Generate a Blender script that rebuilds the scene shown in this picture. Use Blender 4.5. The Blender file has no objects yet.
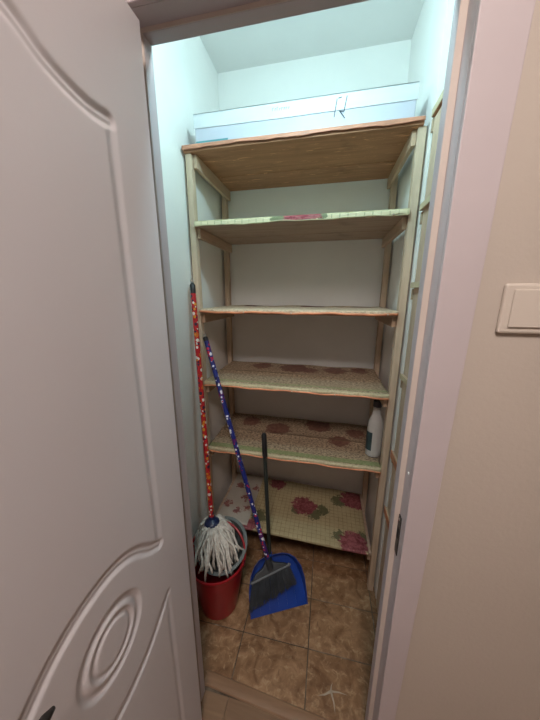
import bpy, bmesh, math, random
import numpy as np
from mathutils import Vector, Matrix

# ------------------------------------------------------------------ camera, world, exposure
scene = bpy.context.scene
COL = scene.collection
cam_data = bpy.data.cameras.new('camera')
cam = bpy.data.objects.new('camera', cam_data)
COL.objects.link(cam)
cam.location = (0, 0, 1.5)
cam.rotation_euler = (math.radians(90 - 13.5), 0, math.radians(11.9))
cam_data.sensor_width = 36
cam_data.lens = 13.4
cam_data.clip_start = 0.01
scene.camera = cam

world = bpy.data.worlds.new('world')
scene.world = world
world.use_nodes = True
world.node_tree.nodes['Background'].inputs[0].default_value = (1.0, 0.80, 0.70, 1)
world.node_tree.nodes['Background'].inputs[1].default_value = 0.0

scene.view_settings.view_transform = 'Standard'
scene.view_settings.look = 'None'
scene.view_settings.gamma = 1
scene.view_settings.use_curve_mapping = False
scene.view_settings.exposure = 0.0

CLOSET_LAMP = 29.0      # emission strength of the closet bulb
HALL_LAMP = 50.0         # emission strength of the hall ceiling lamp
rnd = random.Random(7)

# ------------------------------------------------------------------ node helpers
class NT:
    def __init__(s, name):
        s.m = bpy.data.materials.new(name)
        s.m.use_nodes = True
        s.t = s.m.node_tree
        s.b = s.t.nodes['Principled BSDF']
    def n(s, typ, **kw):
        nd = s.t.nodes.new(typ)
        for k, v in kw.items():
            setattr(nd, k, v)
        return nd
    def put(s, sock, v):
        if isinstance(v, bpy.types.NodeSocket):
            s.t.links.new(v, sock)
        else:
            if sock.type == 'RGBA' and len(v) == 3:
                v = (*v, 1)
            sock.default_value = v
    def coord(s, which='Object'):
        return s.n('ShaderNodeTexCoord').outputs[which]
    def mapping(s, vec, scale=(1, 1, 1), loc=(0, 0, 0)):
        m = s.n('ShaderNodeMapping')
        s.put(m.inputs['Vector'], vec)
        m.inputs['Scale'].default_value = scale
        m.inputs['Location'].default_value = loc
        return m.outputs[0]
    def noise(s, vec, scale, detail=3, rough=0.55, dist=0.0):
        nd = s.n('ShaderNodeTexNoise')
        s.put(nd.inputs['Vector'], vec)
        nd.inputs['Scale'].default_value = scale
        nd.inputs['Detail'].default_value = detail
        nd.inputs['Roughness'].default_value = rough
        nd.inputs['Distortion'].default_value = dist
        return nd.outputs['Fac']
    def math(s, op, a, b=0.0, c=0.0):
        nd = s.n('ShaderNodeMath', operation=op)
        s.put(nd.inputs[0], a); s.put(nd.inputs[1], b); s.put(nd.inputs[2], c)
        return nd.outputs[0]
    def mix(s, fac, a, b):
        nd = s.n('ShaderNodeMix', data_type='RGBA')
        s.put(nd.inputs[0], fac); s.put(nd.inputs[6], a); s.put(nd.inputs[7], b)
        return nd.outputs[2]
    def rng(s, v, a, b, c=0.0, d=1.0):
        nd = s.n('ShaderNodeMapRange')
        for i, x in enumerate((v, a, b, c, d)):
            s.put(nd.inputs[i], x)
        return nd.outputs[0]
    def ramp(s, fac, stops, mode='LINEAR'):
        nd = s.n('ShaderNodeValToRGB')
        cr = nd.color_ramp
        cr.interpolation = mode
        while len(cr.elements) < len(stops):
            cr.elements.new(0.5)
        for e, (p, c) in zip(cr.elements, stops):
            e.position = p; e.color = (*c, 1)
        s.put(nd.inputs[0], fac)
        return nd.outputs[0]
    def dist(s, vec, p):
        nd = s.n('ShaderNodeVectorMath', operation='DISTANCE')
        s.put(nd.inputs[0], vec); nd.inputs[1].default_value = p
        return nd.outputs['Value']
    def sep(s, vec):
        nd = s.n('ShaderNodeSeparateXYZ'); s.put(nd.inputs[0], vec)
        return nd.outputs
    def bump(s, h, strength=0.2, dist=0.002):
        nd = s.n('ShaderNodeBump')
        nd.inputs['Strength'].default_value = strength
        nd.inputs['Distance'].default_value = dist
        s.put(nd.inputs['Height'], h)
        s.put(s.b.inputs['Normal'], nd.outputs[0])
    def done(s, col, rough=0.6, metal=0.0, spec=None):
        s.put(s.b.inputs['Base Color'], col)
        s.put(s.b.inputs['Roughness'], rough)
        s.b.inputs['Metallic'].default_value = metal
        if spec is not None:
            s.b.inputs['Specular IOR Level'].default_value = spec
        return s.m

def paint(name, c, rough=0.5, var=0.06, bump=0.15, nscale=3.0, spec=0.4):
    t = NT(name); co = t.coord()
    f = t.noise(co, nscale, 4)
    dark = tuple(x * (1 - var) for x in c); lite = tuple(min(1, x * (1 + var)) for x in c)
    col = t.ramp(f, [(0.3, dark), (0.7, lite)])
    if bump:
        t.bump(t.noise(co, 90, 3), bump, 0.002)
    return t.done(col, rough, 0, spec)

def plastic(name, c, rough=0.35, var=0.08, trans=0.0):
    t = NT(name); co = t.coord()
    f = t.noise(co, 18, 3)
    col = t.ramp(f, [(0.3, tuple(x * (1 - var) for x in c)), (0.7, tuple(min(1, x * (1 + var)) for x in c))])
    if trans:
        t.b.inputs['Subsurface Weight'].default_value = trans
        t.b.inputs['Subsurface Radius'].default_value = (0.02, 0.02, 0.02)
    return t.done(col, rough)

def wood(name, c1, c2, axis='X', scale=1.0, rough=0.65, scratch=0.0):
    t = NT(name); co = t.coord()
    sc = {'X': (1.2, 14, 14), 'Y': (14, 1.2, 14), 'Z': (14, 14, 1.2)}[axis]
    oi = t.n('ShaderNodeObjectInfo').outputs['Random']
    v = t.n('ShaderNodeVectorMath', operation='ADD')
    t.put(v.inputs[0], t.mapping(co, tuple(x * scale for x in sc)))
    cb = t.n('ShaderNodeCombineXYZ')
    t.put(cb.inputs[0], t.math('MULTIPLY', oi, 37.0)); t.put(cb.inputs[1], t.math('MULTIPLY', oi, 11.0))
    t.put(v.inputs[1], cb.outputs[0])
    g = t.noise(v.outputs[0], 3.0, 5, 0.6, 0.6)
    col = t.ramp(g, [(0.28, c1), (0.72, c2)])
    k = t.noise(co, 7, 2)
    col = t.mix(t.rng(k, 0.62, 0.75, 0, 0.45), col, tuple(x * 0.55 for x in c1))
    if scratch:
        sv = t.noise(t.mapping(co, {'X': (4, 42, 4), 'Y': (60, 5, 5), 'Z': (60, 5, 5)}[axis]), 2.2, 4, 0.6, 1.5)
        col = t.mix(t.rng(sv, 0.61, 0.68, 0, scratch), col, tuple(min(1, x * 2.2) for x in c2))
    t.bump(g, 0.25, 0.001)
    return t.done(col, rough, 0, 0.3)

def pattern_pole(name, base, dots):
    """printed plastic sleeve: little flowers and patches scattered on a plain ground"""
    t = NT(name); co = t.coord()
    def layer(scale, thr, seed, col, stops, cover):
        vo = t.n('ShaderNodeTexVoronoi'); vo.inputs['Scale'].default_value = scale
        t.put(vo.inputs['Vector'], t.mapping(co, (1, 1, 1), (seed, seed * 2, 0)))
        r = t.sep(vo.outputs['Color'])
        m = t.math('MULTIPLY', t.math('LESS_THAN', vo.outputs['Distance'], thr), t.math('LESS_THAN', r[1], cover))
        return t.mix(m, col, t.ramp(r[0], stops, 'CONSTANT'))
    col = base
    big = t.noise(co, 26, 1)
    col = t.ramp(big, [(0.0, base), (0.60, dots[3])], 'CONSTANT')
    col = layer(54, 0.42, 1.3, col, [(0.0, dots[0]), (0.45, dots[1]), (0.75, dots[2])], 0.55)
    col = layer(75, 0.38, 4.1, col, [(0.0, dots[1]), (0.35, dots[2]), (0.7, dots[0])], 0.4)
    return t.done(col, 0.4)

def oilcloth(name, base, line, roses=(), leaves=(), bands=(), grid=0.0, speck=0.0, rose=((0.16, 0.02, 0.03), (0.34, 0.08, 0.10)), leafc=(0.06, 0.09, 0.03)):
    """printed vinyl cloth; UV is in metres (u along the shelf, v from the front edge backwards)"""
    t = NT(name); uv = t.coord('UV')
    u, v, _ = t.sep(uv)
    f = t.noise(uv, 9, 4)
    col = t.ramp(f, [(0.3, tuple(x * 0.86 for x in base)), (0.7, base)])
    if grid:
        fu = t.math('FRACT', t.math('DIVIDE', t.math('ADD', u, t.math('MULTIPLY', f, 0.006)), grid))
        fv = t.math('FRACT', t.math('DIVIDE', t.math('ADD', v, t.math('MULTIPLY', f, 0.006)), grid))
        g = t.math('MAXIMUM', t.math('LESS_THAN', fu, 0.14), t.math('LESS_THAN', fv, 0.14))
        g = t.math('MULTIPLY', g, t.rng(t.noise(uv, 25, 2), 0.35, 0.6, 0.2, 0.85))
        col = t.mix(g, col, line)
    if speck:
        col = t.mix(t.rng(t.noise(t.mapping(uv, (75, 110, 1)), 1.0, 2, 0.75), 0.45, 0.57, 0, speck), col, line)
    wob = t.math('MULTIPLY', t.math('SUBTRACT', t.noise(uv, 34, 5, 0.75), 0.5), 0.13)
    for (a, b, r) in leaves:
        d = t.math('ADD', t.dist(uv, (a, b, 0)), wob)
        col = t.mix(t.rng(d, r * 0.86, r, 0.85, 0), col, leafc)
    petal = t.noise(uv, 48, 3, 0.6, 1.2)
    rc = t.ramp(petal, [(0.38, rose[0]), (0.62, rose[1])])
    for (a, b, r) in roses:
        d = t.math('ADD', t.dist(uv, (a, b, 0)), wob)
        col = t.mix(t.rng(d, r * 0.88, r, 0.95, 0), col, rc)
    for (v0, v1, c, amt) in bands:
        m = t.math('MULTIPLY', t.math('GREATER_THAN', v, v0), t.math('LESS_THAN', v, v1))
        m = t.math('MULTIPLY', m, t.rng(t.noise(uv, 130, 2), 0.3, 0.6, amt * 0.6, amt))
        col = t.mix(m, col, c)
    t.bump(t.noise(uv, 60, 3), 0.15, 0.001)
    return t.done(col, 0.5, 0, 0.25)

def emit(name, c, s):
    t = NT(name)
    t.b.inputs['Emission Color'].default_value = (*c, 1)
    t.b.inputs['Emission Strength'].default_value = s
    return t.done(c, 0.4)

# ------------------------------------------------------------------ mesh helpers
class MB:
    def __init__(s):
        s.v = []; s.f = []; s.uv = None
    def box(s, x0, x1, y0, y1, z0, z1, M=None):
        i = len(s.v)
        p = [(x0, y0, z0), (x1, y0, z0), (x1, y1, z0), (x0, y1, z0), (x0, y0, z1), (x1, y0, z1), (x1, y1, z1), (x0, y1, z1)]
        if M is not None:
            p = [tuple(M @ Vector(q)) for q in p]
        s.v += p
        s.f += [tuple(i + k for k in q) for q in ((0, 3, 2, 1), (4, 5, 6, 7), (0, 1, 5, 4), (1, 2, 6, 5), (2, 3, 7, 6), (3, 0, 4, 7))]
        return s
    def prism(s, poly, ext):
        """poly: list of 3-D points (planar), ext: extrusion vector"""
        i = len(s.v); n = len(poly); e = Vector(ext)
        s.v += [tuple(Vector(p)) for p in poly] + [tuple(Vector(p) + e) for p in poly]
        s.f.append(tuple(i + k for k in range(n))[::-1]); s.f.append(tuple(i + n + k for k in range(n)))
        for k in range(n):
            s.f.append((i + k, i + (k + 1) % n, i + n + (k + 1) % n, i + n + k))
        return s
    def sweep(s, path, prof, up, closed=False, caps=True, hs=None):
        """sweep a 2-D profile (side, up) along a path lying in a plane with normal up (mitred)"""
        P = [Vector(p) for p in path]; up = Vector(up).normalized(); n = len(P); k = len(prof); i = len(s.v)
        for a in range(n):
            if closed:
                t0 = (P[a] - P[a - 1]).normalized(); t1 = (P[(a + 1) % n] - P[a]).normalized()
            else:
                t0 = (P[a] - P[max(a - 1, 0)]); t1 = (P[min(a + 1, n - 1)] - P[a])
                if t0.length < 1e-9: t0 = t1
                if t1.length < 1e-9: t1 = t0
                t0 = t0.normalized(); t1 = t1.normalized()
            s0 = t0.cross(up); s1 = t1.cross(up); m = (s0 + s1)
            m = m / max(m.dot(s0), 0.35) if m.length > 1e-6 else s0
            for (w, h) in prof:
                s.v.append(tuple(P[a] + m * w + up * (h * (hs[a] if hs else 1))))
        segs = n if closed else n - 1
        for a in range(segs):
            b = (a + 1) % n
            for j in range(k - 1):
                s.f.append((i + a * k + j, i + a * k + j + 1, i + b * k + j + 1, i + b * k + j))
        return s
    def tube(s, path, r, n=10, caps=True):
        P = [Vector(p) for p in path]; m = len(P); i = len(s.v)
        R = r if isinstance(r, (list, tuple)) else [r] * m
        t = (P[1] - P[0]).normalized()
        a = Vector((0, 0, 1)) if abs(t.z) < 0.9 else Vector((1, 0, 0))
        nrm = t.cross(a).normalized()
        for q in range(m):
            t = (P[min(q + 1, m - 1)] - P[max(q - 1, 0)]).normalized()
            nrm = (nrm - t * nrm.dot(t)).normalized(); bi = t.cross(nrm)
            for k in range(n):
                g = 2 * math.pi * k / n
                s.v.append(tuple(P[q] + (nrm * math.cos(g) + bi * math.sin(g)) * R[q]))
        for q in range(m - 1):
            for k in range(n):
                s.f.append((i + q * n + k, i + q * n + (k + 1) % n, i + (q + 1) * n + (k + 1) % n, i + (q + 1) * n + k))
        if caps:
            s.f.append(tuple(i + k for k in range(n))[::-1]); s.f.append(tuple(i + (m - 1) * n + k for k in range(n)))
        return s
    def lathe(s, prof, c=(0, 0, 0), n=40, M=None, sx=1.0, sy=1.0, closed=False):
        """prof: list of (radius, height) around the z axis"""
        i = len(s.v); m = len(prof)
        for (r, z) in prof:
            for k in range(n):
                g = 2 * math.pi * k / n
                p = Vector((r * math.cos(g) * sx, r * math.sin(g) * sy, z))
                if M is not None: p = M @ p
                s.v.append(tuple(p + Vector(c)))
        for q in range(m - 1 + (1 if closed else 0)):
            w = (q + 1) % m
            for k in range(n):
                s.f.append((i + q * n + k, i + q * n + (k + 1) % n, i + w * n + (k + 1) % n, i + w * n + k))
        if not closed:
            if prof[0][0] > 1e-6: s.f.append(tuple(i + k for k in range(n))[::-1])
            if prof[-1][0] > 1e-6: s.f.append(tuple(i + (m - 1) * n + k for k in range(n)))
        return s
    def ball(s, c, r, n=12):
        return s.lathe([(max(r * math.sin(math.pi * k / (n // 2)), 1e-4), -r * math.cos(math.pi * k / (n // 2))) for k in range(n // 2 + 1)], c, n)

ORG = {}
def obj(name, mb, mat, parent=None, smooth=False, bevel=0.0, solid=0.0, kind=None, label=None, cat=None, group=None, origin=None):
    xs, ys, zs = zip(*mb.v)
    o = Vector(origin) if origin else Vector(((min(xs) + max(xs)) / 2, (min(ys) + max(ys)) / 2, min(zs)))
    me = bpy.data.meshes.new(name)
    me.from_pydata([tuple(Vector(p) - o) for p in mb.v], [], mb.f)
    bm = bmesh.new(); bm.from_mesh(me)
    bmesh.ops.recalc_face_normals(bm, faces=bm.faces)
    bm.to_mesh(me); bm.free()
    if mb.uv:
        lay = me.uv_layers.new(name='UVMap')
        for lp in me.loops:
            lay.data[lp.index].uv = mb.uv[lp.vertex_index]
    me.materials.append(mat)
    if smooth:
        me.polygons.foreach_set('use_smooth', [True] * len(me.polygons))
        if smooth == 'auto':
            me.set_sharp_from_angle(angle=math.radians(35))
    ob = bpy.data.objects.new(name, me)
    COL.objects.link(ob)
    ORG[ob] = o
    if parent is not None:
        ob.parent = parent; ob.location = o - ORG[parent]
    else:
        ob.location = o
    if solid:
        md = ob.modifiers.new('solid', 'SOLIDIFY'); md.thickness = solid; md.offset = 0
    if bevel:
        md = ob.modifiers.new('bevel', 'BEVEL'); md.width = bevel; md.segments = 2; md.limit_method = 'ANGLE'
    tag(ob, label, cat, group, kind)
    return ob

def tag(ob, label=None, cat=None, group=None, kind=None):
    if label: ob['label'] = label
    if cat: ob['category'] = cat
    if group: ob['group'] = group
    if kind: ob['kind'] = kind

def thing(name, loc, label, cat, group=None, kind=None):
    e = bpy.data.objects.new(name, None)
    COL.objects.link(e); e.location = loc; e.empty_display_size = 0.05
    ORG[e] = Vector(loc)
    tag(e, label, cat, group, kind)
    return e

def bx(*a):
    return MB().box(*a)

# ------------------------------------------------------------------ materials
M_CLOSET = paint('closet_wall_paint', (0.90, 0.875, 0.84), 0.7, 0.03, 0.2)
M_CEIL = paint('ceiling_paint', (0.80, 0.79, 0.76), 0.8, 0.03, 0.2)
M_HALL = paint('hall_wall_paint', (0.50, 0.435, 0.38), 0.6, 0.03, 0.35, 2.0)
M_DOOR = paint('door_paint', (0.63, 0.595, 0.615), 0.42, 0.02, 0.04, 2.0)
M_FRAME = paint('frame_paint', (0.52, 0.455, 0.47), 0.45, 0.03, 0.08, 5.0)
M_STOP = paint('door_stop_peach', (0.57, 0.485, 0.43), 0.5, 0.04, 0.1, 6.0)
M_SWITCH = paint('switch_plastic', (0.60, 0.53, 0.465), 0.35, 0.01, 0, 3.0)
M_METAL = NT('dark_metal').done((0.035, 0.032, 0.03), 0.45, 0.5)
M_STEEL = NT('steel').done((0.5, 0.48, 0.46), 0.35, 1.0)
M_PALE_X = wood('pale_wood_x', (0.42, 0.31, 0.21), (0.58, 0.45, 0.32), 'X')
M_PALE_Y = wood('pale_wood_y', (0.47, 0.325, 0.22), (0.64, 0.465, 0.33), 'Y')
M_PALE_Z = wood('pale_wood_z', (0.52, 0.385, 0.27), (0.70, 0.54, 0.40), 'Z')
M_BOARD = wood('shelf_board_wood', (0.38, 0.27, 0.20), (0.50, 0.37, 0.28), 'X', scratch=0.15)
M_TOPBOARD = wood('top_board_wood', (0.34, 0.16, 0.085), (0.50, 0.25, 0.14), 'X', scratch=0.75)
M_LAMINATE = wood('laminate', (0.18, 0.105, 0.062), (0.26, 0.16, 0.095), 'X', 0.8, 0.4)
M_THRESH = wood('threshold_wood', (0.21, 0.12, 0.07), (0.30, 0.18, 0.11), 'X', 1.0, 0.4)

# ------------------------------------------------------------------ the closet shell
XL, XR, YB, ZC = -0.615, 0.312, 1.605, 2.62
YF, YI = 0.582, 0.650           # hall face and closet face of the partition
def struct(name, mb, mat, label, cat, **k):
    return obj(name, mb, mat, kind='structure', label=label, cat=cat, **k)

struct('wall_back', bx(XL - .06, .72, YB, YB + .06, 0, ZC), M_CLOSET, 'white closet back wall behind the wooden shelves', 'wall')
struct('wall_left', bx(XL - .06, XL, YI, YB, 0, ZC), M_CLOSET, 'white closet wall beside the red mop handle', 'wall')
struct('wall_right', bx(XR, .66, 1.13, YB, 0, ZC), M_CLOSET, 'white wall pier between the tall shelves and the side shelves', 'wall')
struct('wall_niche', bx(.66, .72, YI, YB, 0, ZC), M_CLOSET, 'white closet wall behind the side shelves', 'wall')
struct('ceiling', bx(XL - .06, .72, YI, YB + .06, ZC, ZC + .05), M_CEIL, 'white closet ceiling above the carton', 'ceiling')

# partition wall towards the hall, with the door opening
OX0, OX1, OZ = -0.425, 0.218, 2.05
wf = MB()
wf.box(-1.5, OX0, YF, YI, 0, ZC + .05).box(OX1, 1.6, YF, YI, 0, ZC + .05).box(OX0, OX1, YF, YI, OZ, ZC + .05)
struct('wall_front', wf, M_HALL, 'peach painted hall wall carrying the light switch', 'wall')
struct('wall_hall_left', bx(-1.56, -1.5, -2.6, YI, 0, ZC + .05), M_HALL, 'peach painted hall wall behind the open door', 'wall')
struct('wall_hall_right', bx(1.6, 1.66, -2.6, YI, 0, ZC + .05), M_HALL, 'peach painted end wall of the hall', 'wall')
struct('wall_hall_back', bx(-1.56, 1.66, -2.66, -2.6, 0, ZC + .05), M_HALL, 'peach painted hall wall opposite the closet', 'wall')
struct('ceiling_hall', bx(-1.56, 1.66, -2.66, YF, ZC + .05, ZC + .10), M_CEIL, 'white hall ceiling outside the closet', 'ceiling')

# hall floor of laminate boards
hf = struct('floor_hall', bx(-1.5, 1.6, -2.6, .652, -.05, -.008), M_THRESH, 'brown laminate hall floor in front of the closet', 'floor')
y = .652; k = 0
while y > -2.4:
    off = (k * 0.43) % 1.2
    x = -1.5 - off
    while x < 1.6:
        a, b = max(x, -1.5), min(x + 1.2, 1.6)
        if b - a > .05:
            obj('plank', bx(a + .0006, b - .0006, y - .1934, y - .0006, -.008, -.001), M_LAMINATE, hf)
        x += 1.2
    y -= .194; k += 1

# tiled closet floor
t = NT('grout')
gcol = t.ramp(t.noise(t.coord(), 9, 3), [(0.45, (0.07, 0.05, 0.035)), (0.62, (0.16, 0.12, 0.085)), (0.72, (0.45, 0.38, 0.30))])
M_GROUT = t.done(gcol, 0.9)
t = NT('brown_floor_tile'); co = t.coord()
oi = t.n('ShaderNodeObjectInfo').outputs['Random']
ad = t.n('ShaderNodeVectorMath', operation='ADD'); t.put(ad.inputs[0], co)
cb = t.n('ShaderNodeCombineXYZ'); t.put(cb.inputs[0], t.math('MULTIPLY', oi, 9.0)); t.put(ad.inputs[1], cb.outputs[0])
n1 = t.noise(ad.outputs[0], 11, 6, 0.65, 1.2)
n2 = t.noise(ad.outputs[0], 34, 5, 0.65, 0.8)
c = t.ramp(n1, [(0.3, (0.13, 0.062, 0.028)), (0.5, (0.25, 0.135, 0.066)), (0.72, (0.38, 0.225, 0.122))])
c = t.mix(t.rng(n2, 0.52, 0.68, 0, 0.6), c, (0.50, 0.34, 0.20))
c = t.mix(t.rng(n2, 0.42, 0.30, 0, 0.6), c, (0.12, 0.06, 0.03))
t.bump(n2, 0.3, 0.001)
M_TILE = t.done(c, t.rng(n1, 0.3, 0.7, 0.35, 0.55), 0, 0.4)
fl = struct('floor', bx(XL, .66, .652, YB, -.05, -.0035), M_GROUT, 'brown mottled tile floor inside the closet', 'floor')
cols = [XL, -.306, -.011, .284, .579, .66]
rows = [.660, .861, 1.065, 1.270, 1.474, YB]
crack_tile = None
for i in range(5):
    for j in range(5):
        x0, x1, y0, y1 = cols[i], cols[i + 1], rows[j], rows[j + 1]
        g = .0022
        dz = rnd.uniform(-.0006, .0006)
        tl = obj('tile', bx(x0 + g, x1 - g, y0 + g, y1 - g, -.004, dz), M_TILE, fl, bevel=.0012)
        if i == 2 and j == 0: crack_tile = tl; czt = dz
# star-shaped chip in the glaze of one tile
M_CHIP = paint('tile_chip', (0.38, 0.32, 0.25), 0.9, 0.15, 0.3, 40)
cm = MB()
cc = Vector((.085, .748, czt + .0004))
for e, w in (((.034, .726), .0042), ((.150, .750), .0034), ((.100, .690), .0042), ((.092, .775), .003)):
    e = Vector((*e, cc.z)); d = (e - cc).normalized(); sd = Vector((-d.y, d.x, 0)) * w
    mid = cc.lerp(e, .5) + sd * .8
    cm.prism([cc - sd, mid - sd * .6, e, mid + sd * .6, cc + sd], (0, 0, .0003))
obj('glaze_chip', cm, M_CHIP, crack_tile, label='pale star-shaped chip')

# wooden threshold strip
R = Matrix.Translation((-.11, .664, 0)) @ Matrix.Rotation(math.radians(-4.2), 4, 'Z')
th = MB()
prof = [(-.022, -.004), (-.022, .001), (-.018, .0045), (-.006, .0055), (.006, .0055), (.018, .0045), (.022, .001), (.022, -.004)]
poly = [R @ Vector((-.30, a, b)) for a, b in prof]
th.prism(poly, R.to_3x3() @ Vector((.62, 0, 0)))
struct('trim_2', th, M_THRESH, 'brown wooden threshold strip between laminate and tiles', 'threshold', bevel=.0)

# ------------------------------------------------------------------ door frame
JX0, JX1 = -.396, .190          # stop faces
RX0, RX1 = -.4085, .2025        # rebate faces
YC, YS, YE = .571, .619, .650   # casing face, stop face, closet edge
ZS, ZR = 2.021, 2.0295
fr = thing('trim_1', (JX0 + .29, .61, 0), 'lilac white painted door frame with peach stop strips', 'door frame', kind='structure')
obj('jamb', bx(RX1, OX1, YF, YE, 0, ZR), M_FRAME, fr)
obj('jamb', bx(OX0, RX0, YF, YE, 0, ZR), M_FRAME, fr)
obj('head_jamb', bx(OX0, OX1, YF, YE, ZR, OZ), M_FRAME, fr)
def stop(name, b, side):
    return obj(name, bx(*b), M_FRAME, fr, bevel=.0015)
stop('stop', (JX1, RX1, YS + .0015, YE, 0, ZS), 1)
stop('stop', (RX0, JX0, YS + .0015, YE, 0, ZS), -1)
stop('stop', (RX0, RX1, YS + .0015, YE, ZS, ZR), 0)
for b in ((JX1 + .0005, RX1, YS, YS + .0015, 0, ZS), (RX0, JX0 - .0005, YS, YS + .0015, 0, ZS), (RX0, RX1, YS, YS + .0015, ZS + .0005, ZR)):
    obj('stop_edge', bx(*b), M_STOP, fr, label='peach stop edge')  # hall-facing stop faces are peach, the other faces keep the frame colour
# casings: flat boards with a small rounded inner bead; the right one tapers a little
def casing(poly):
    m = MB().prism([(x, YC, z) for x, z in poly], (0, YF - YC, 0))
    return obj('casing', m, M_FRAME, fr, bevel=.002)
casing([(RX1, 0), (.2415, 0), (.2800, 2.11), (RX1, ZR)])
casing([(RX0, 0), (RX0, ZR), (-.48, 2.11), (-.48, 0)])
casing([(RX1, ZR), (.2800, 2.11), (-.48, 2.11), (RX0, ZR)])
# strike plate with its hole on the latch side
sp = MB().prism([(RX1, YS - .019, .858), (RX1, YS - .003, .858), (RX1, YS - .001, .872), (RX1, YS - .001, .955), (RX1, YS - .003, .970), (RX1, YS - .019, .970)], (-.0022, 0, 0))
spo = obj('strike_plate', sp, M_METAL, fr, label='dark metal strike plate')
obj('latch_hole', bx(RX1 - .0026, RX1 - .0021, YS - .015, YS - .005, .905, .935), NT('latch_black').done((0.01, 0.01, 0.01), 0.9), spo)
obj('screw_head', MB().lathe([(.0032, 0), (.0032, .001), (.0015, .0016)], n=10, M=Matrix.Translation((RX1 - .0022, YS - .010, .960)) @ Matrix.Rotation(-math.pi / 2, 4, 'Y')), M_STEEL, spo)
obj('screw_hole_plug', MB().lathe([(.0035, 0), (.0035, .0012), (.0015, .0016)], n=10, M=Matrix.Translation((RX1, YS - .022, 1.10)) @ Matrix.Rotation(-math.pi / 2, 4, 'Y')), paint('filler_white', (.85, .83, .8), .6, 0, 0), fr)

# ------------------------------------------------------------------ open door
DX, DY, DT, DW, DH = -.370, .571, .040, .600, 2.000   # closet face, hinge edge
dr = thing('door_1', (DX - .02, DY - DW / 2, .006), 'lilac white moulded door standing open with circle relief', 'door', kind='structure')
SKIN = .010
obj('door_leaf', bx(DX - DT, DX - SKIN, DY - DW, DY, .006, DH), M_DOOR, dr, bevel=.002)
S0 = .267
def smooth_pts(pts, n=8):
    out = []
    P = [Vector((*p, 0)) for p in pts]
    for i in range(len(P) - 1):
        p0, p1, p2, p3 = P[max(i - 1, 0)], P[i], P[i + 1], P[min(i + 2, len(P) - 1)]
        for k in range(n):
            t_ = k / n
            q = 0.5 * ((2 * p1) + (p2 - p0) * t_ + (2 * p0 - 5 * p1 + 4 * p2 - p3) * t_ ** 2 + (-p0 + 3 * p1 - 3 * p2 + p3) * t_ ** 3)
            out.append((q.x, q.y))
    out.append((P[-1].x, P[-1].y))
    return out
def mirror(pts):   # pts as (offset from centre, z), offset from -d .. 0
    return pts + [(-a * 1.22, z) for a, z in pts[::-1][1:]]
top = smooth_pts(mirror([(-.157, 1.783), (-.11, 1.780), (-.055, 1.792), (-.02, 1.812), (0, 1.818)]))
bot = smooth_pts(mirror([(-.157, .915), (-.125, .936), (-.085, .972), (-.045, .993), (0, 1.000)]))
low = smooth_pts(mirror([(-.165, .745), (-.13, .722), (-.085, .694), (-.04, .681), (0, .677)]))
def circle(r): return [(r * math.cos(2 * math.pi * k / 40), .853 + r * math.sin(2 * math.pi * k / 40)) for k in range(41)]
# grooves pressed into the skin: (polyline, half width, depth, centre ridge)
GROOVES = [(top, .017, .0062, .0034), (bot, .017, .0062, .0034), (low, .015, .0056, .003), (circle(.069), .013, .0052, .0), (circle(.046), .009, .0045, .0),
           ([bot[0], top[0]], .016, .0022, .0), ([bot[-1], top[-1]], .016, .0022, .0),
           ([low[0], (low[0][0], .13)], .014, .0020, .0), ([low[-1], (low[-1][0], .13)], .014, .0020, .0), ([(low[0][0], .13), (low[-1][0], .13)], .014, .005, .0)]
NA, NZ = 231, 761
ga = np.linspace(0.0, DW, NA)[:, None] - S0 + np.zeros((1, NZ))
gz = np.linspace(.006, DH, NZ)[None, :] + np.zeros((NA, 1))
hh = np.zeros((NA, NZ))
for pts, hw, dep, rid in GROOVES:
    dmin = np.full((NA, NZ), 9.0)
    for (a0, z0), (a1, z1) in zip(pts[:-1], pts[1:]):
        dx_, dz_ = a1 - a0, z1 - z0
        L2 = max(dx_ * dx_ + dz_ * dz_, 1e-12)
        tt = np.clip(((ga - a0) * dx_ + (gz - z0) * dz_) / L2, 0, 1)
        dmin = np.minimum(dmin, np.hypot(ga - a0 - tt * dx_, gz - z0 - tt * dz_))
    e_ = np.clip(1 - dmin / hw, 0, 1)
    g_ = -dep * e_ * e_ * (3 - 2 * e_) + rid * np.exp(-(dmin / .0042) ** 2)
    hh = np.where(dmin < hw, np.minimum(hh, g_), hh)
sk = MB()
sk.v = [(DX + hh[i, k], DY - (ga[i, k] + S0), gz[i, k]) for i in range(NA) for k in range(NZ)]
sk.f = [(i * NZ + k, (i + 1) * NZ + k, (i + 1) * NZ + k + 1, i * NZ + k + 1) for i in range(NA - 1) for k in range(NZ - 1)]
ring = [i * NZ for i in range(NA)] + [(NA - 1) * NZ + k for k in range(1, NZ)] + [i * NZ + NZ - 1 for i in range(NA - 2, -1, -1)] + [k for k in range(NZ - 2, 0, -1)]
nb = len(sk.v)
sk.v += [(DX - SKIN, sk.v[q][1], sk.v[q][2]) for q in ring]
nr = len(ring)
sk.f += [(ring[q], ring[(q + 1) % nr], nb + (q + 1) % nr, nb + q) for q in range(nr)]
obj('pressed_panel', sk, M_DOOR, dr, smooth='auto', label='moulded face with curved grooves and circles')
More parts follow.
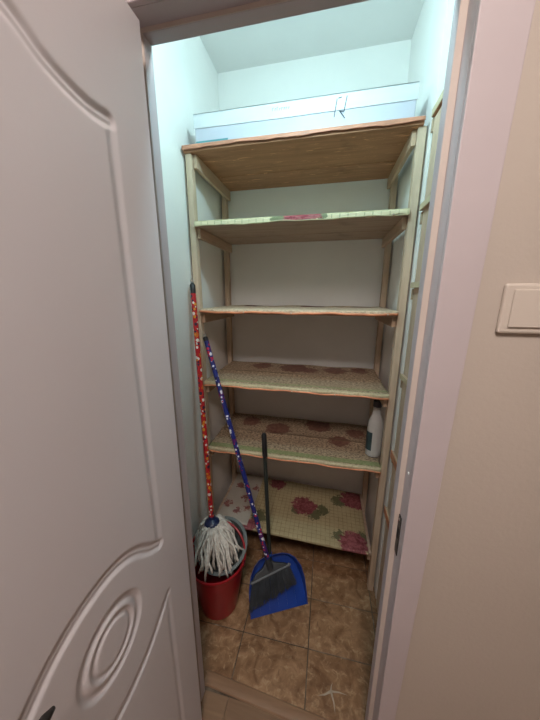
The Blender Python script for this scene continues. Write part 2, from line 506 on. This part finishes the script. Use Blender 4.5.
# lever handle
hz = .962
hd = MB().lathe([(.026, 0), (.026, .006), (.022, .009), (.010, .010), (.009, .045), (.0, .046)], n=24, M=Matrix.Translation((DX, .040, hz)) @ Matrix.Rotation(math.pi / 2, 4, 'Y'))
ho = obj('handle', hd, M_METAL, dr, smooth='auto', label='dark metal lever handle')
obj('lever', MB().tube([(DX + .040, .034, hz), (DX + .042, .06, hz + .004), (DX + .042, .10, hz + .008), (DX + .040, .14, hz + .008), (DX + .037, .165, hz + .003), (DX + .035, .176, hz - .002)], [.009, .0095, .009, .008, .0065, .003], 12), M_METAL, ho, smooth=True)
for z in (.25, 1.78):
    obj('hinge', MB().tube([(DX - DT + .0, DY + .0065, z - .045), (DX - DT, DY + .0065, z + .045)], .006, 12), M_STEEL, dr, smooth='auto')

# ------------------------------------------------------------------ light switch on the hall wall
sw = thing('light_switch', (.3555, YF, 1.432), 'white single rocker light switch on the peach hall wall', 'light switch')
obj('plate', bx(.3110, .4000, YF - .009, YF, 1.432, 1.521), M_SWITCH, sw, bevel=.004)
obj('rocker', bx(.3245, .3865, YF - .0125, YF - .009, 1.4435, 1.5105), M_SWITCH, sw, bevel=.0015)

# ------------------------------------------------------------------ the tall shelving unit
un = thing('shelving_unit', (-.15, 1.375, 0), 'tall six shelf unit of raw wood posts and planks', 'shelf')
PX = ((-.602, -.576), (.277, .304))
PYF, PYB = (1.166, 1.198), (1.556, 1.590)
ZTOP = 2.066
for (a, b) in PX:
    for (c_, d) in (PYF, PYB):
        obj('post', bx(a, b, c_, d, 0, ZTOP), M_PALE_Z, un, bevel=.002)
SH = [(1.806, 1.806), (1.438, 1.436), (1.090, 1.084), (.734, .726), (.276, .242)]   # board tops, at left / right end
TH = .018
def tilted_plank(name, x0, x1, y0, y1, zl, zr, th, mat):
    m = MB().prism([(x0, y0, zl), (x1, y0, zr), (x1, y0, zr - th), (x0, y0, zl - th)], (0, y1 - y0, 0))
    return obj(name, m, mat, un, bevel=.0015)
for (zl, zr) in SH:
    tilted_plank('shelf_plank', -.575, .276, 1.162, 1.400, zl, zr, TH, M_BOARD)
    tilted_plank('shelf_plank', -.575, .276, 1.405, 1.588, zl - .001, zr - .001, TH, M_BOARD)
    for z, (a, b) in ((zl, (-.575, -.560)), (zr, (.261, .276))):
        obj('side_rail', bx(a, b, 1.180, 1.588, z - TH - .044, z - TH - .0015), M_PALE_Y, un, bevel=.0015)
tilted_plank('top_plank', -.606, .292, 1.156, 1.408, ZTOP + .02, ZTOP + .02, .02, M_TOPBOARD)
tilted_plank('top_plank', -.606, .292, 1.4135, 1.596, ZTOP + .02, ZTOP + .02, .02, M_TOPBOARD)
for (a, b) in ((-.575, -.560), (.261, .276)):
    obj('side_rail', bx(a, b, 1.180, 1.588, ZTOP - .050, ZTOP - .0005), M_PALE_Y, un, bevel=.0015)

# ------------------------------------------------------------------ printed cloth liners
def liner(name, x0, x1, zl, zr, yfront, yback, drop, mat, label, seed, wave=.003, ridge=None, lift=.0012, group='printed cloth liners on the shelves', dropvar=.0025, frontdrop=True):
    r2 = random.Random(seed)
    ph = [r2.uniform(0, 6.28) for _ in range(6)]
    nx = 90
    prof = []      # (y, z above board, v)
    if frontdrop:
        for k in range(5):
            prof.append((yfront, -drop + drop * k / 5, -drop + drop * k / 5))
        prof.append((yfront + .0015, .0012, .001))
    ny = 26
    for k in range(ny + 1):
        q = k / ny
        prof.append((yfront + .005 + (yback - yfront - .005) * q, .0016, .004 + (yback - yfront) * q))
    m = MB(); m.uv = []
    for i in range(nx + 1):
        x = x0 + (x1 - x0) * i / nx
        q = i / nx; z = zl + (zr - zl) * (x + .575) / .851 + lift
        w1 = math.sin(x * 17 + ph[0]) * .5 + math.sin(x * 41 + ph[1]) * .3 + math.sin(x * 90 + ph[2]) * .2
        for (yy, h, v) in prof:
            if v < 0:
                yy -= .002 + .003 * (.5 + .5 * w1) * (-v / max(drop, .001))
                h += w1 * dropvar * (-v / max(drop, .001))
            elif v > .006:
                bmp = .5 + .5 * math.sin(x * 13 + ph[3] + yy * 9) * math.sin(yy * 31 + ph[4] + x * 5)
                h += wave * bmp
                if ridge is not None:
                    rr = ridge + .006 * math.sin(x * 6 + ph[5])
                    h += .007 * math.exp(-((v - rr) / .010) ** 2)
                if v > (yback - yfront) * .93: h += .004 * (.5 + .5 * math.sin(x * 23 + ph[1]))
            m.v.append((x, yy, z + h)); m.uv.append((x, v))
    n = len(prof)
    for i in range(nx):
        for k in range(n - 1):
            m.f.append((i * n + k, (i + 1) * n + k, (i + 1) * n + k + 1, i * n + k + 1))
    o = obj(name, m, mat, smooth=True, solid=.0012, label=label, cat='shelf liner', group=group)
    return o

def hem(parent, x0, x1, yf, zl, zr, rad, mat, seed, tacks=()):
    """rolled edge along the front of a liner, with tacks"""
    r2 = random.Random(seed); p1, p2 = r2.uniform(0, 6), r2.uniform(0, 6)
    path = []
    for i in range(71):
        x = x0 + (x1 - x0) * i / 70
        z = zl + (zr - zl) * i / 70 + .0018 * math.sin(x * 21 + p1) + .001 * math.sin(x * 55 + p2)
        path.append((x, yf + .001 * math.sin(x * 33 + p2), z))
    h = obj('hem', MB().tube(path, rad, 8), mat, parent, smooth=True, label='orange rolled edge')
    for x in tacks:
        q = (x - x0) / (x1 - x0); z = zl + (zr - zl) * q
        obj('tack', MB().ball((x, yf - rad - .0005, z + .0005), .004, 10), paint('tack_%d' % int(1000 * (x + 1)), (.55, .40, .30), .4, 0, 0), parent, smooth=True)

CREAM = (0.62, 0.53, 0.34)
M_L1 = paint('salmon_cover', (0.55, 0.24, 0.15), 0.5, 0.18, 0.2, 14)
M_L2 = oilcloth('cream_check_cloth', (0.86, 0.74, 0.50), (0.46, 0.40, 0.20), roses=[(-.135, .004, .050), (-.085, .0, .040), (-.16, -.012, .03)], leaves=[(-.205, -.004, .030), (-.045, .0, .025)], grid=.030, rose=((.26, .012, .03), (.50, .14, .15)), leafc=(.13, .16, .07))
M_L3 = oilcloth('tan_floral_cloth', (0.62, 0.50, 0.36), (0.24, 0.17, 0.11), roses=[(-.42, .36, .06), (-.08, .37, .07), (.18, .36, .06)], bands=[(.0, .05, (.56, .46, .32), .6)], speck=.5, rose=((.13, .05, .04), (.2, .09, .06)))
ROSE4 = ((.12, .045, .035), (.20, .095, .065))
M_L4 = oilcloth('speckled_border_cloth_upper', (0.50, 0.375, 0.255), (0.13, 0.08, 0.05), roses=[(-.17, .34, .085), (-.36, .35, .06), (.06, .34, .07), (-.08, .31, .05), (.19, .36, .05)], bands=[(.026, .050, (.25, .27, .12), .75), (-.03, .012, (.52, .46, .29), .8), (.058, .066, (.30, .22, .14), .7), (.205, .213, (.14, .09, .05), .8)], speck=.8, rose=ROSE4)
M_L5 = oilcloth('speckled_border_cloth_lower', (0.46, 0.34, 0.23), (0.12, 0.075, 0.045), roses=[(-.25, .27, .075), (.10, .20, .055), (-.02, .36, .08), (-.43, .33, .06), (.19, .31, .055)], bands=[(.012, .046, (.20, .25, .10), .85), (-.03, .008, (.50, .44, .28), .8), (.205, .214, (.13, .08, .05), .8)], speck=.8, rose=ROSE4)
M_L6 = oilcloth('rose_grid_cloth', (0.42, 0.345, 0.20), (0.22, 0.155, 0.075), roses=[(-.08, .235, .074), (.195, .035, .078), (.22, .36, .085), (-.27, .385, .055), (-.37, .02, .05)], leaves=[(-.015, .185, .045), (.03, .23, .04), (.12, .07, .035), (.245, .085, .04), (.13, .33, .05), (-.33, .09, .05), (-.13, .19, .03)], grid=.024, rose=((.13, .02, .03), (.27, .075, .09)), leafc=(.07, .075, .035))
M_L7 = oilcloth('pale_spotted_cloth', (0.42, 0.375, 0.32), (0.34, 0.29, 0.24), roses=[(-.50, .30, .026), (-.44, .20, .022), (-.53, .13, .022), (-.40, .30, .020), (-.46, .09, .020), (-.41, .12, .018)], speck=.25, rose=((.16, .05, .05), (.28, .11, .10)))
M_HEM = plastic('orange_hem', (0.62, 0.24, 0.12), 0.5, 0.25)
M_HEM2 = plastic('cream_hem', (0.66, 0.56, 0.36), 0.5, 0.15)

l1 = liner('shelf_liner', -.606, .292, ZTOP + .0205, ZTOP + .0205, 1.151, 1.59, .014, M_L1, 'salmon red cover hanging over the edge under the white carton', 3, wave=.0006, dropvar=.003, lift=.0008)
l2 = liner('shelf_liner', -.574, .276, *SH[0], 1.156, 1.575, .020, M_L2, 'cream checked cloth folded over the shelf front with a red rose', 5, wave=.002, dropvar=.004)
l3 = liner('shelf_liner', -.574, .276, *SH[1], 1.156, 1.575, .010, M_L3, 'tan cloth with a thick orange edge on the shelf at mop-tip height', 8, wave=.002)
l4 = liner('shelf_liner', -.574, .276, *SH[2], 1.156, 1.575, .012, M_L4, 'speckled tan cloth with green border, on the shelf above the white bottle', 11, wave=.003, ridge=.205)
l5 = liner('shelf_liner', -.574, .276, *SH[3], 1.156, 1.575, .012, M_L5, 'speckled tan cloth with green border, under the white bottle', 14, wave=.003, ridge=.205)
l6 = liner('shelf_liner', -.555, .262, *SH[4], 1.156, 1.575, .008, M_L6, 'cream grid cloth with large dark roses on the lowest shelf', 17, wave=.003)
l7 = liner('shelf_liner', -.555, -.375, *SH[4], 1.160, 1.565, .0, M_L7, 'pale spotted cloth piece behind the bucket on the lowest shelf', 19, wave=.003, lift=.0065, frontdrop=False)
hem(l2, -.57, .272, 1.1495, SH[0][0] - .018, SH[0][1] - .018, .0022, M_HEM2, 2, (.22,))
hem(l3, -.572, .274, 1.149, SH[1][0] - .010, SH[1][1] - .010, .0050, M_HEM, 4, (-.36, -.15, .235))
hem(l4, -.572, .274, 1.149, SH[2][0] - .012, SH[2][1] - .012, .0040, M_HEM, 6, (-.14, .05))
hem(l5, -.572, .274, 1.149, SH[3][0] - .012, SH[3][1] - .012, .0036, M_HEM, 9, (-.10,))

# ------------------------------------------------------------------ side shelving in the niche
su = thing('side_shelving_unit', (.47, .90, 0), 'narrow raw wood side shelves in the niche beside the door frame', 'shelf')
for (a, b) in ((.310, .345), (.62, .65)):
    for (c_, d) in ((1.060, 1.117), (.70, .74)):
        obj('post', bx(a, b, c_, d, 0, 2.062), M_PALE_Z, su, bevel=.002)
for k, z in enumerate((2.084, 1.806, 1.545, 1.196, .850, .565)):
    x0 = .303 if k == 0 else .306
    if k == 0:
        obj('shelf_plank', bx(x0, .655, .69, 1.122, z - .02, z), M_TOPBOARD, su, bevel=.0015)
    else:
        obj('shelf_plank', bx(.300, .3095, .69, 1.121, z - .018, z), M_PALE_Y, su, bevel=.0015)
        obj('shelf_plank', bx(.346, .619, .69, 1.112, z - .018, z), M_BOARD, su, bevel=.0015)
    obj('side_rail', bx(.306, .659, 1.1175, 1.129, z - .060, z - .021), M_PALE_X, su, bevel=.0015)
    if k >= 4:
        obj('shelf_edging', bx(.2975, .2998, .69, 1.12, z - .030, z + .004), M_HEM, su, label='orange cloth edging')
    else:
        obj('shelf_edging', bx(.2980 + (.003 if k == 0 else 0), .2998 + (.003 if k == 0 else 0), .69, 1.12, z - .018, z + .002), M_HEM2, su, label='cream cloth edging')

# ------------------------------------------------------------------ white carton on the top shelf
bxo = thing('carton', (-.145, 1.28, ZTOP + .0245), 'long white carton lying on the top shelf', 'box')
M_CARTON = paint('white_cardboard', (0.54, 0.545, 0.62), 0.6, 0.04, 0.1, 8)
M_CARTON2 = paint('white_cardboard_flap', (0.64, 0.65, 0.67), 0.6, 0.03, 0.1, 8)
zb = ZTOP + .0250
obj('body', bx(-.553, .262, 1.168, 1.42, zb, zb + .102), M_CARTON, bxo, bevel=.003)
obj('lid_flap', MB().prism([(-.556, 1.1655, zb + .056), (-.2, 1.1655, zb + .053), (.265, 1.1655, zb + .055), (.265, 1.1655, zb + .104), (.0, 1.1655, zb + .1055), (-.556, 1.1655, zb + .104)], (0, .0022, 0)), M_CARTON2, bxo)
obj('lid_top', bx(-.556, .265, 1.1655, 1.423, zb + .1022, zb + .1045), M_CARTON2, bxo)
obj('colour_strip', bx(-.550, -.415, 1.1668, 1.1678, zb + .001, zb + .012), paint('teal_print', (0.10, 0.30, 0.34), 0.5, 0.1, 0), bxo, label='teal printed strip')
M_INK = NT('marker_ink').done((0.05, 0.06, 0.08), 0.6)
M_INK2 = NT('grey_print').done((0.22, 0.24, 0.26), 0.6)
def strokes(segs, yy, w, mat, name, label):
    m = MB()
    for (a, b) in segs:
        A = Vector((a[0], yy, a[1])); B = Vector((b[0], yy, b[1])); d = (B - A).normalized(); sd = Vector((-d.z, 0, d.x)) * w
        m.prism([A - sd, B - sd, B + sd, A + sd], (0, .0006, 0))
    return obj(name, m, mat, bxo, label=label)
x0, z0 = -.008, zb
strokes([((x0 - .002, z0 + .034), (x0 + .006, z0 + .088)), ((x0 + .040, z0 + .093), (x0 + .032, z0 + .048)), ((x0 + .032, z0 + .048), (x0 + .015, z0 + .050)), ((x0 + .016, z0 + .051), (x0 + .036, z0 + .027)), ((x0 + .010, z0 + .089), (x0 + .022, z0 + .091))], 1.1645,   .0014, M_INK, 'hand_marking', 'handwritten dark letter R')
segs = []
for k, (h0, sl) in enumerate(((.009, 0), (.007, .003), (.010, 0), (.006, .002), (.007, 0), (.006, .003), (.0065, 0), (.006, .002))):
    xa = -.236 + k * .0085
    segs += [((xa, zb + .078), (xa + sl, zb + .078 + h0)), ((xa, zb + .078 + h0), (xa + .0045, zb + .078 + h0))]
strokes(segs, 1.1648, .0007, M_INK2, 'small_print', 'small grey print')

# ------------------------------------------------------------------ white bottle on the fifth shelf
bt = thing('bottle', (.254, 1.262, .7345), 'white plastic bottle with dark cap behind the shelf post', 'bottle')
M_BOT = plastic('milky_plastic', (0.56, 0.55, 0.53), 0.35, 0.03, 0.3)
bz = .7345
obj('body', MB().lathe([(.030, 0), (.035, .004), (.0365, .012), (.0365, .150), (.034, .175), (.026, .200), (.020, .215), (.0185, .225), (.0185, .240), (.0165, .242), (.0165, .262), (.0, .262)], (.254, 1.262, bz), 32, sx=1.0, sy=.85), M_BOT, bt, smooth='auto')
obj('cap', MB().lathe([(.019, .256), (.0195, .258), (.0185, .284), (.016, .287), (0, .287)], (.254, 1.262, bz), 24), plastic('bottle_cap', (.05, .05, .06), .4), bt, smooth='auto', label='dark screw cap')
patch_mb = MB(); nn = 14  # thin dark teal patch curved round the left front of the bottle
for k in range(nn + 1):
    g = math.radians(150 + 95 * k / nn)
    for r in (.0368, .0374):
        for z in (.035, .130):
            patch_mb.v.append((.254 + r * math.cos(g), 1.262 + r * math.sin(g) * .85, bz + z))
for k in range(nn):
    a = k * 4; b = a + 4
    patch_mb.f += [(a, b, b + 1, a + 1), (a + 2, a + 3, b + 3, b + 2), (a + 1, b + 1, b + 3, a + 3), (a, a + 2, b + 2, b)]
patch_mb.f += [(0, 1, 3, 2), (nn * 4, nn * 4 + 2, nn * 4 + 3, nn * 4 + 1)]
obj('patch', patch_mb, plastic('dark_patch', (.03, .06, .07), .4), bt, smooth='auto', label='dark teal sticker')

# ------------------------------------------------------------------ red bucket with grey wringer
bc = Vector((-.462, .962, 0))
bu = thing('bucket', tuple(bc), 'red plastic bucket with a grey wringer holding the mop', 'bucket')
M_RED = plastic('red_plastic', (0.30, 0.008, 0.014), 0.32)
M_GREY = plastic('grey_plastic', (0.10, 0.115, 0.115), 0.4)
obj('body', MB().lathe([(.0, .004), (.080, .004), (.086, 0), (.090, .004), (.112, .150), (.128, .272), (.1345, .272), (.136, .276), (.1345, .281), (.128, .2815), (.1255, .278), (.109, .150), (.087, .010), (.0, .010)], tuple(bc), 56), M_RED, bu, smooth='auto')
for sx in (-1, 1):
    obj('handle_ear', bx(bc.x + sx * .131 - .006, bc.x + sx * .131 + .006, bc.y - .014, bc.y + .014, .262, .302), M_RED, bu, bevel=.003)
bail = []
el = math.radians(52)
for k in range(31):
    g = math.pi * k / 30
    rr = .137
    bail.append((bc.x + rr * math.cos(g), bc.y + rr * math.sin(g) * math.cos(el), .292 + rr * math.sin(g) * math.sin(el)))
obj('bail_handle', MB().tube(bail, .0055, 10), M_RED, bu, smooth=True, label='red carrying handle')
TM = Matrix.Translation((-.446, 1.000, .300)) @ Matrix.Rotation(math.radians(27), 4, 'X')
wr = obj('wringer', MB().lathe([(.030, -.070), (.072, -.060), (.100, -.010), (.112, .022), (.124, .026), (.124, .032), (.110, .032), (.096, -.008), (.068, -.055), (.030, -.064)], n=44, M=TM, closed=True), M_GREY, bu, smooth='auto', label='grey perforated wringer cone')
for k in range(14):
    g = 2 * math.pi * k / 14
    p0 = TM @ Vector((.066 * math.cos(g), .066 * math.sin(g), -.048)); p1 = TM @ Vector((.104 * math.cos(g), .104 * math.sin(g), .020))
    obj('rib', MB().tube([p0, p1], .0035, 6), M_GREY, wr)

# ------------------------------------------------------------------ string mop
hub = Vector((-.499, 1.002, .425)); tip = Vector((-.587, 1.128, 1.556))
mp = thing('mop', tuple(hub - Vector((0, 0, .1))), 'white string mop with red patterned handle standing in the bucket', 'mop')
ax = (tip - hub).normalized()
M_MOPPOLE = pattern_pole('red_flower_sleeve', (0.50, 0.012, 0.018), [(0.85, 0.80, 0.75), (0.75, 0.32, 0.03), (0.03, 0.02, 0.05), (0.62, 0.14, 0.02)])
po = obj('pole', MB().tube([hub + ax * .03, tip - ax * .045], .0115, 16), M_MOPPOLE, mp, smooth='auto', label='red flower printed pole')
M_BLACK = plastic('black_plastic', (.015, .015, .017), .4)
gc = obj('end_cap', MB().tube([tip - ax * .047, tip - ax * .012, tip - ax * .006, tip], [.0125, .0125, .009, .005], 14), M_BLACK, mp, smooth='auto', label='black end cap')
obj('hanging_loop', MB().tube([tip + ax * (.006 + .009 * math.sin(g)) + Vector((.007 * math.cos(g), 0, 0)) for g in [2 * math.pi * k / 14 for k in range(15)]], .0016, 6), M_STEEL, mp, smooth=True)
M_NAVY = plastic('navy_plastic', (.012, .022, .075), .35)
Mh = Matrix.Translation(hub) @ ax.to_track_quat('Z', 'Y').to_matrix().to_4x4()
obj('socket', MB().lathe([(.0, -.012), (.034, -.012), (.038, -.004), (.036, .008), (.026, .018), (.0175, .024), (.0150, .036), (.0, .036)], n=24, M=Mh), M_NAVY, mp, smooth='auto', label='navy blue socket')
st = MB()
for k in range(150):
    g = rnd.uniform(0, 2 * math.pi) if k % 3 == 0 else rnd.gauss(math.radians(-40), 0.85)
    out = rnd.uniform(.05, .165)
    dx, dy = math.cos(g), math.sin(g)
    # keep clear of the left wall and the shelf posts
    if dx < -.3: out = min(out, .088)
    if dy > 0: out = min(out, .105)
    z0 = hub.z - .008; p = []
    L = rnd.uniform(.09, .165) if dy < .2 else rnd.uniform(.06, .10)
    wv = rnd.uniform(0, 6.28); wa = rnd.uniform(.003, .009); bow = rnd.uniform(.004, .020); r0 = rnd.uniform(.010, .032)
    for q in range(11):
        f = q / 10
        rr = r0 + (out - r0) * (1 - (1 - f) ** 1.5)
        zz = max(z0 + bow * math.sin(min(f * 2.2, 1) * math.pi) - L * f ** 1.7, .245)
        w_ = wa * math.sin(wv + f * 11) * min(1, f * 3)
        p.append(Vector((hub.x + dx * rr - dy * w_, hub.y + dy * rr + dx * w_, zz + w_ * .5)))
    st.tube(p, [.0052] * 10 + [.0036], 6)
t = NT('cotton_yarn')
cy = t.noise(t.coord(), 60, 3)
M_YARN = t.done(t.ramp(cy, [(.3, (.44, .40, .35)), (.7, (.70, .67, .62))]), .95)
obj('mop_strings', st, M_YARN, mp, smooth=True, kind='stuff', label='white cotton strings')

# ------------------------------------------------------------------ dustpan
A = Vector((.904, .427, 0)); B = Vector((-.274, .581, .766)); C = A.cross(B)
O = Vector((-.156, .972, .003))
def pl(a, b, c_): return O + A * a + B * b + C * c_
dp = thing('dustpan', tuple(O), 'blue dustpan with long dark handle leaning on the lowest shelf', 'dustpan')
M_BLUE = plastic('blue_plastic', (0.010, 0.045, 0.27), 0.3)
half = [(-.143, 0), (-.141, .06), (-.136, .115), (-.122, .165), (-.100, .200), (-.075, .220), (-.040, .231)]
outl = half + [(-a, b) for a, b in half[::-1]]
pan = MB(); n = len(outl)
def wall_h(b): return .004 + .050 * min(1, (b / .17)) ** 1.1
th_ = .003
for (a, b) in outl:
    nl = Vector((a * 1.0, b - .08, 0)); nl = nl / max(nl.length, 1e-6)
    h = wall_h(b)
    ai, bi = a - nl.x * th_ * (1 if b > 0 else 1), max(b - nl.y * th_, 0)
    fl_ = .010 * (h / .054)
    pan.v += [tuple(pl(a, b, -.003)), tuple(pl(a + nl.x * fl_, b + nl.y * fl_, h)), tuple(pl(ai + nl.x * fl_, bi + nl.y * fl_, h)), tuple(pl(ai, bi, 0))]
for k in range(n - 1):
    a, b = k * 4, (k + 1) * 4
    for j in range(3):
        pan.f.append((a + j, b + j, b + j + 1, a + j + 1))
pan.f.append(tuple(k * 4 for k in range(n))); pan.f.append(tuple(k * 4 + 3 for k in range(n))[::-1])
e0, e1 = 0, (n - 1) * 4
pan.f += [(e0, e0 + 1, e0 + 2, e0 + 3), (e1, e1 + 3, e1 + 2, e1 + 1), (e0, e0 + 3, e1 + 3, e1)]
obj('pan', pan, M_BLUE, dp, smooth='auto', label='blue plastic scoop')
for a in (-.09, -.045, 0, .045, .09):
    obj('floor_rib', MB().prism([pl(a - .002, .015, .0002), pl(a + .002, .015, .0002), pl(a + .002, .15, .0002), pl(a - .002, .15, .0002)], tuple(C * .002)), M_BLUE, dp)
hb = pl(-.022, .222, .030); ht = Vector((-.270, 1.138, .858))
hx = (ht - hb).normalized()
M_DKGREEN = plastic('dark_handle_plastic', (.022, .028, .026), .4)
obj('handle', MB().tube([hb - hx * .02, hb + hx * .03, ht - hx * .12], [.012, .0095, .0095], 14), M_DKGREEN, dp, smooth='auto', label='dark tubular handle')
obj('grip', MB().tube([ht - hx * .122, ht - hx * .115, ht - hx * .01, ht], [.0100, .0125, .0125, .008], 14), M_BLACK, dp, smooth='auto', label='black handle grip')
obj('handle_socket', MB().tube([pl(-.022, .212, .010), hb + hx * .035], [.016, .0125], 14), M_BLUE, dp, smooth='auto')

# ------------------------------------------------------------------ broom
neck = pl(-.035, .212, .068)
btip = Vector((-.541, 1.128, 1.318))
br = thing('broom', tuple(O + Vector((0, 0, .05))), 'dark grey broom with blue patterned handle resting in the dustpan', 'broom')
bxs = (btip - neck).normalized()
M_BRPOLE = pattern_pole('blue_flower_sleeve', (0.012, 0.022, 0.17), [(0.80, 0.80, 0.85), (0.50, 0.02, 0.05), (0.02, 0.01, 0.05), (0.09, 0.012, 0.12)])
obj('pole', MB().tube([neck + bxs * .025, btip - bxs * .018], .0110, 16), M_BRPOLE, br, smooth='auto', label='blue flower printed pole')
obj('end_cap', MB().tube([btip - bxs * .02, btip - bxs * .004, btip], [.0117, .0117, .007], 14), M_BLACK, br, smooth='auto', label='black end cap')
obj('hanging_loop', MB().tube([btip + bxs * (.004 + .008 * math.sin(g)) + Vector((.006 * math.cos(g), 0, 0)) for g in [2 * math.pi * k / 14 for k in range(15)]], .0015, 6), M_STEEL, br, smooth=True)
M_DGREY = plastic('dark_grey_plastic', (.035, .038, .042), .5)
M_LGREY = plastic('brush_band', (.12, .13, .14), .4)
def q2(a, b): return Vector((a, b))
e0, e1 = q2(-.129, .145), q2(.072, .184)
head = MB()
ol = [(-.129, .145), (.072, .184), (.050, .196), (.000, .208), (-.020, .222), (-.048, .220), (-.066, .196), (-.105, .176)]
head.prism([pl(a, b, .034) for a, b in ol], tuple(C * .026))
obj('brush_head', head, M_DGREY, br, bevel=.004, label='dark grey brush head')
dv = (e1 - e0).normalized(); nv = Vector((-dv.y, dv.x))
bd = [e0 - nv * .003 - dv * .003, e1 - nv * .003 + dv * .003, e1 + nv * .006 + dv * .003, e0 + nv * .006 - dv * .003]
obj('band', MB().prism([pl(p.x, p.y, .032) for p in bd], tuple(C * .030)), M_LGREY, br, bevel=.002, label='lighter grey band')
obj('neck', MB().tube([neck - bxs * .028, neck + bxs * .03], [.017, .0135], 14), M_DGREY, br, smooth='auto')
obj('plug', MB().ball(tuple(pl(-.033, .212, .079)), .0035, 10), plastic('yellow_plug', (.65, .50, .08), .4), br, smooth=True, label='small yellow plug')
bs = MB()
f0, f1 = q2(-.151, .037), q2(.098, .101)
for k in range(420):
    u = rnd.random(); c0 = rnd.uniform(.036, .058)
    s_ = e0.lerp(e1, u * .97 + .015); e_ = f0.lerp(f1, min(max(u + rnd.gauss(0, .015), 0), 1)) + Vector((0, rnd.uniform(-.006, .012)))
    c1 = .018 + (c0 - .036) * 1.2 + rnd.uniform(-.003, .003)
    m_ = s_.lerp(e_, .5)
    bs.tube([pl(s_.x, s_.y, c0), pl(m_.x, m_.y, (c0 + c1) / 2 + .003), pl(e_.x, e_.y, max(c1, .006))], [.0014, .0013, .0010], 4, caps=False)
obj('bristles', bs, plastic('dark_bristle', (.045, .050, .058), .55, .3), br, kind='stuff', label='dark grey bristles')

# ------------------------------------------------------------------ lamps
LX, LY, LZ = -.08, .735, 2.29
cl = thing('closet_lamp', (LX, YI + .03, LZ - .03), 'bare bulb in a white wall socket above the door inside the closet', 'lamp')
obj('socket', MB().lathe([(.040, 0), (.040, .010), (.022, .016), (.020, .046), (.0, .046)], n=24, M=Matrix.Translation((LX, YI, LZ)) @ Matrix.Rotation(-math.pi / 2, 4, 'X')), M_SWITCH, cl, smooth='auto')
obj('bulb', MB().ball((LX, LY, LZ), .034, 16), emit('bulb_glow', (0.56, 0.905, 1.0), CLOSET_LAMP * 10), cl, smooth=True)
HX, HY = .0, -.52
hl = thing('ceiling_lamp', (HX, HY, ZC - .04), 'round white ceiling lamp in the hall', 'lamp')
obj('base', MB().lathe([(.27, ZC + .05), (.27, ZC + .03), (.0, ZC + .03)], (HX, HY, 0), 32), M_SWITCH, hl, smooth='auto')
obj('diffuser', MB().lathe([(.255, ZC + .029), (.250, ZC - .005), (.20, ZC - .042), (.10, ZC - .065), (.0, ZC - .070)], (HX, HY, 0), 32), emit('hall_glow', (1.0, 0.89, 0.83), HALL_LAMP), hl, smooth='auto')
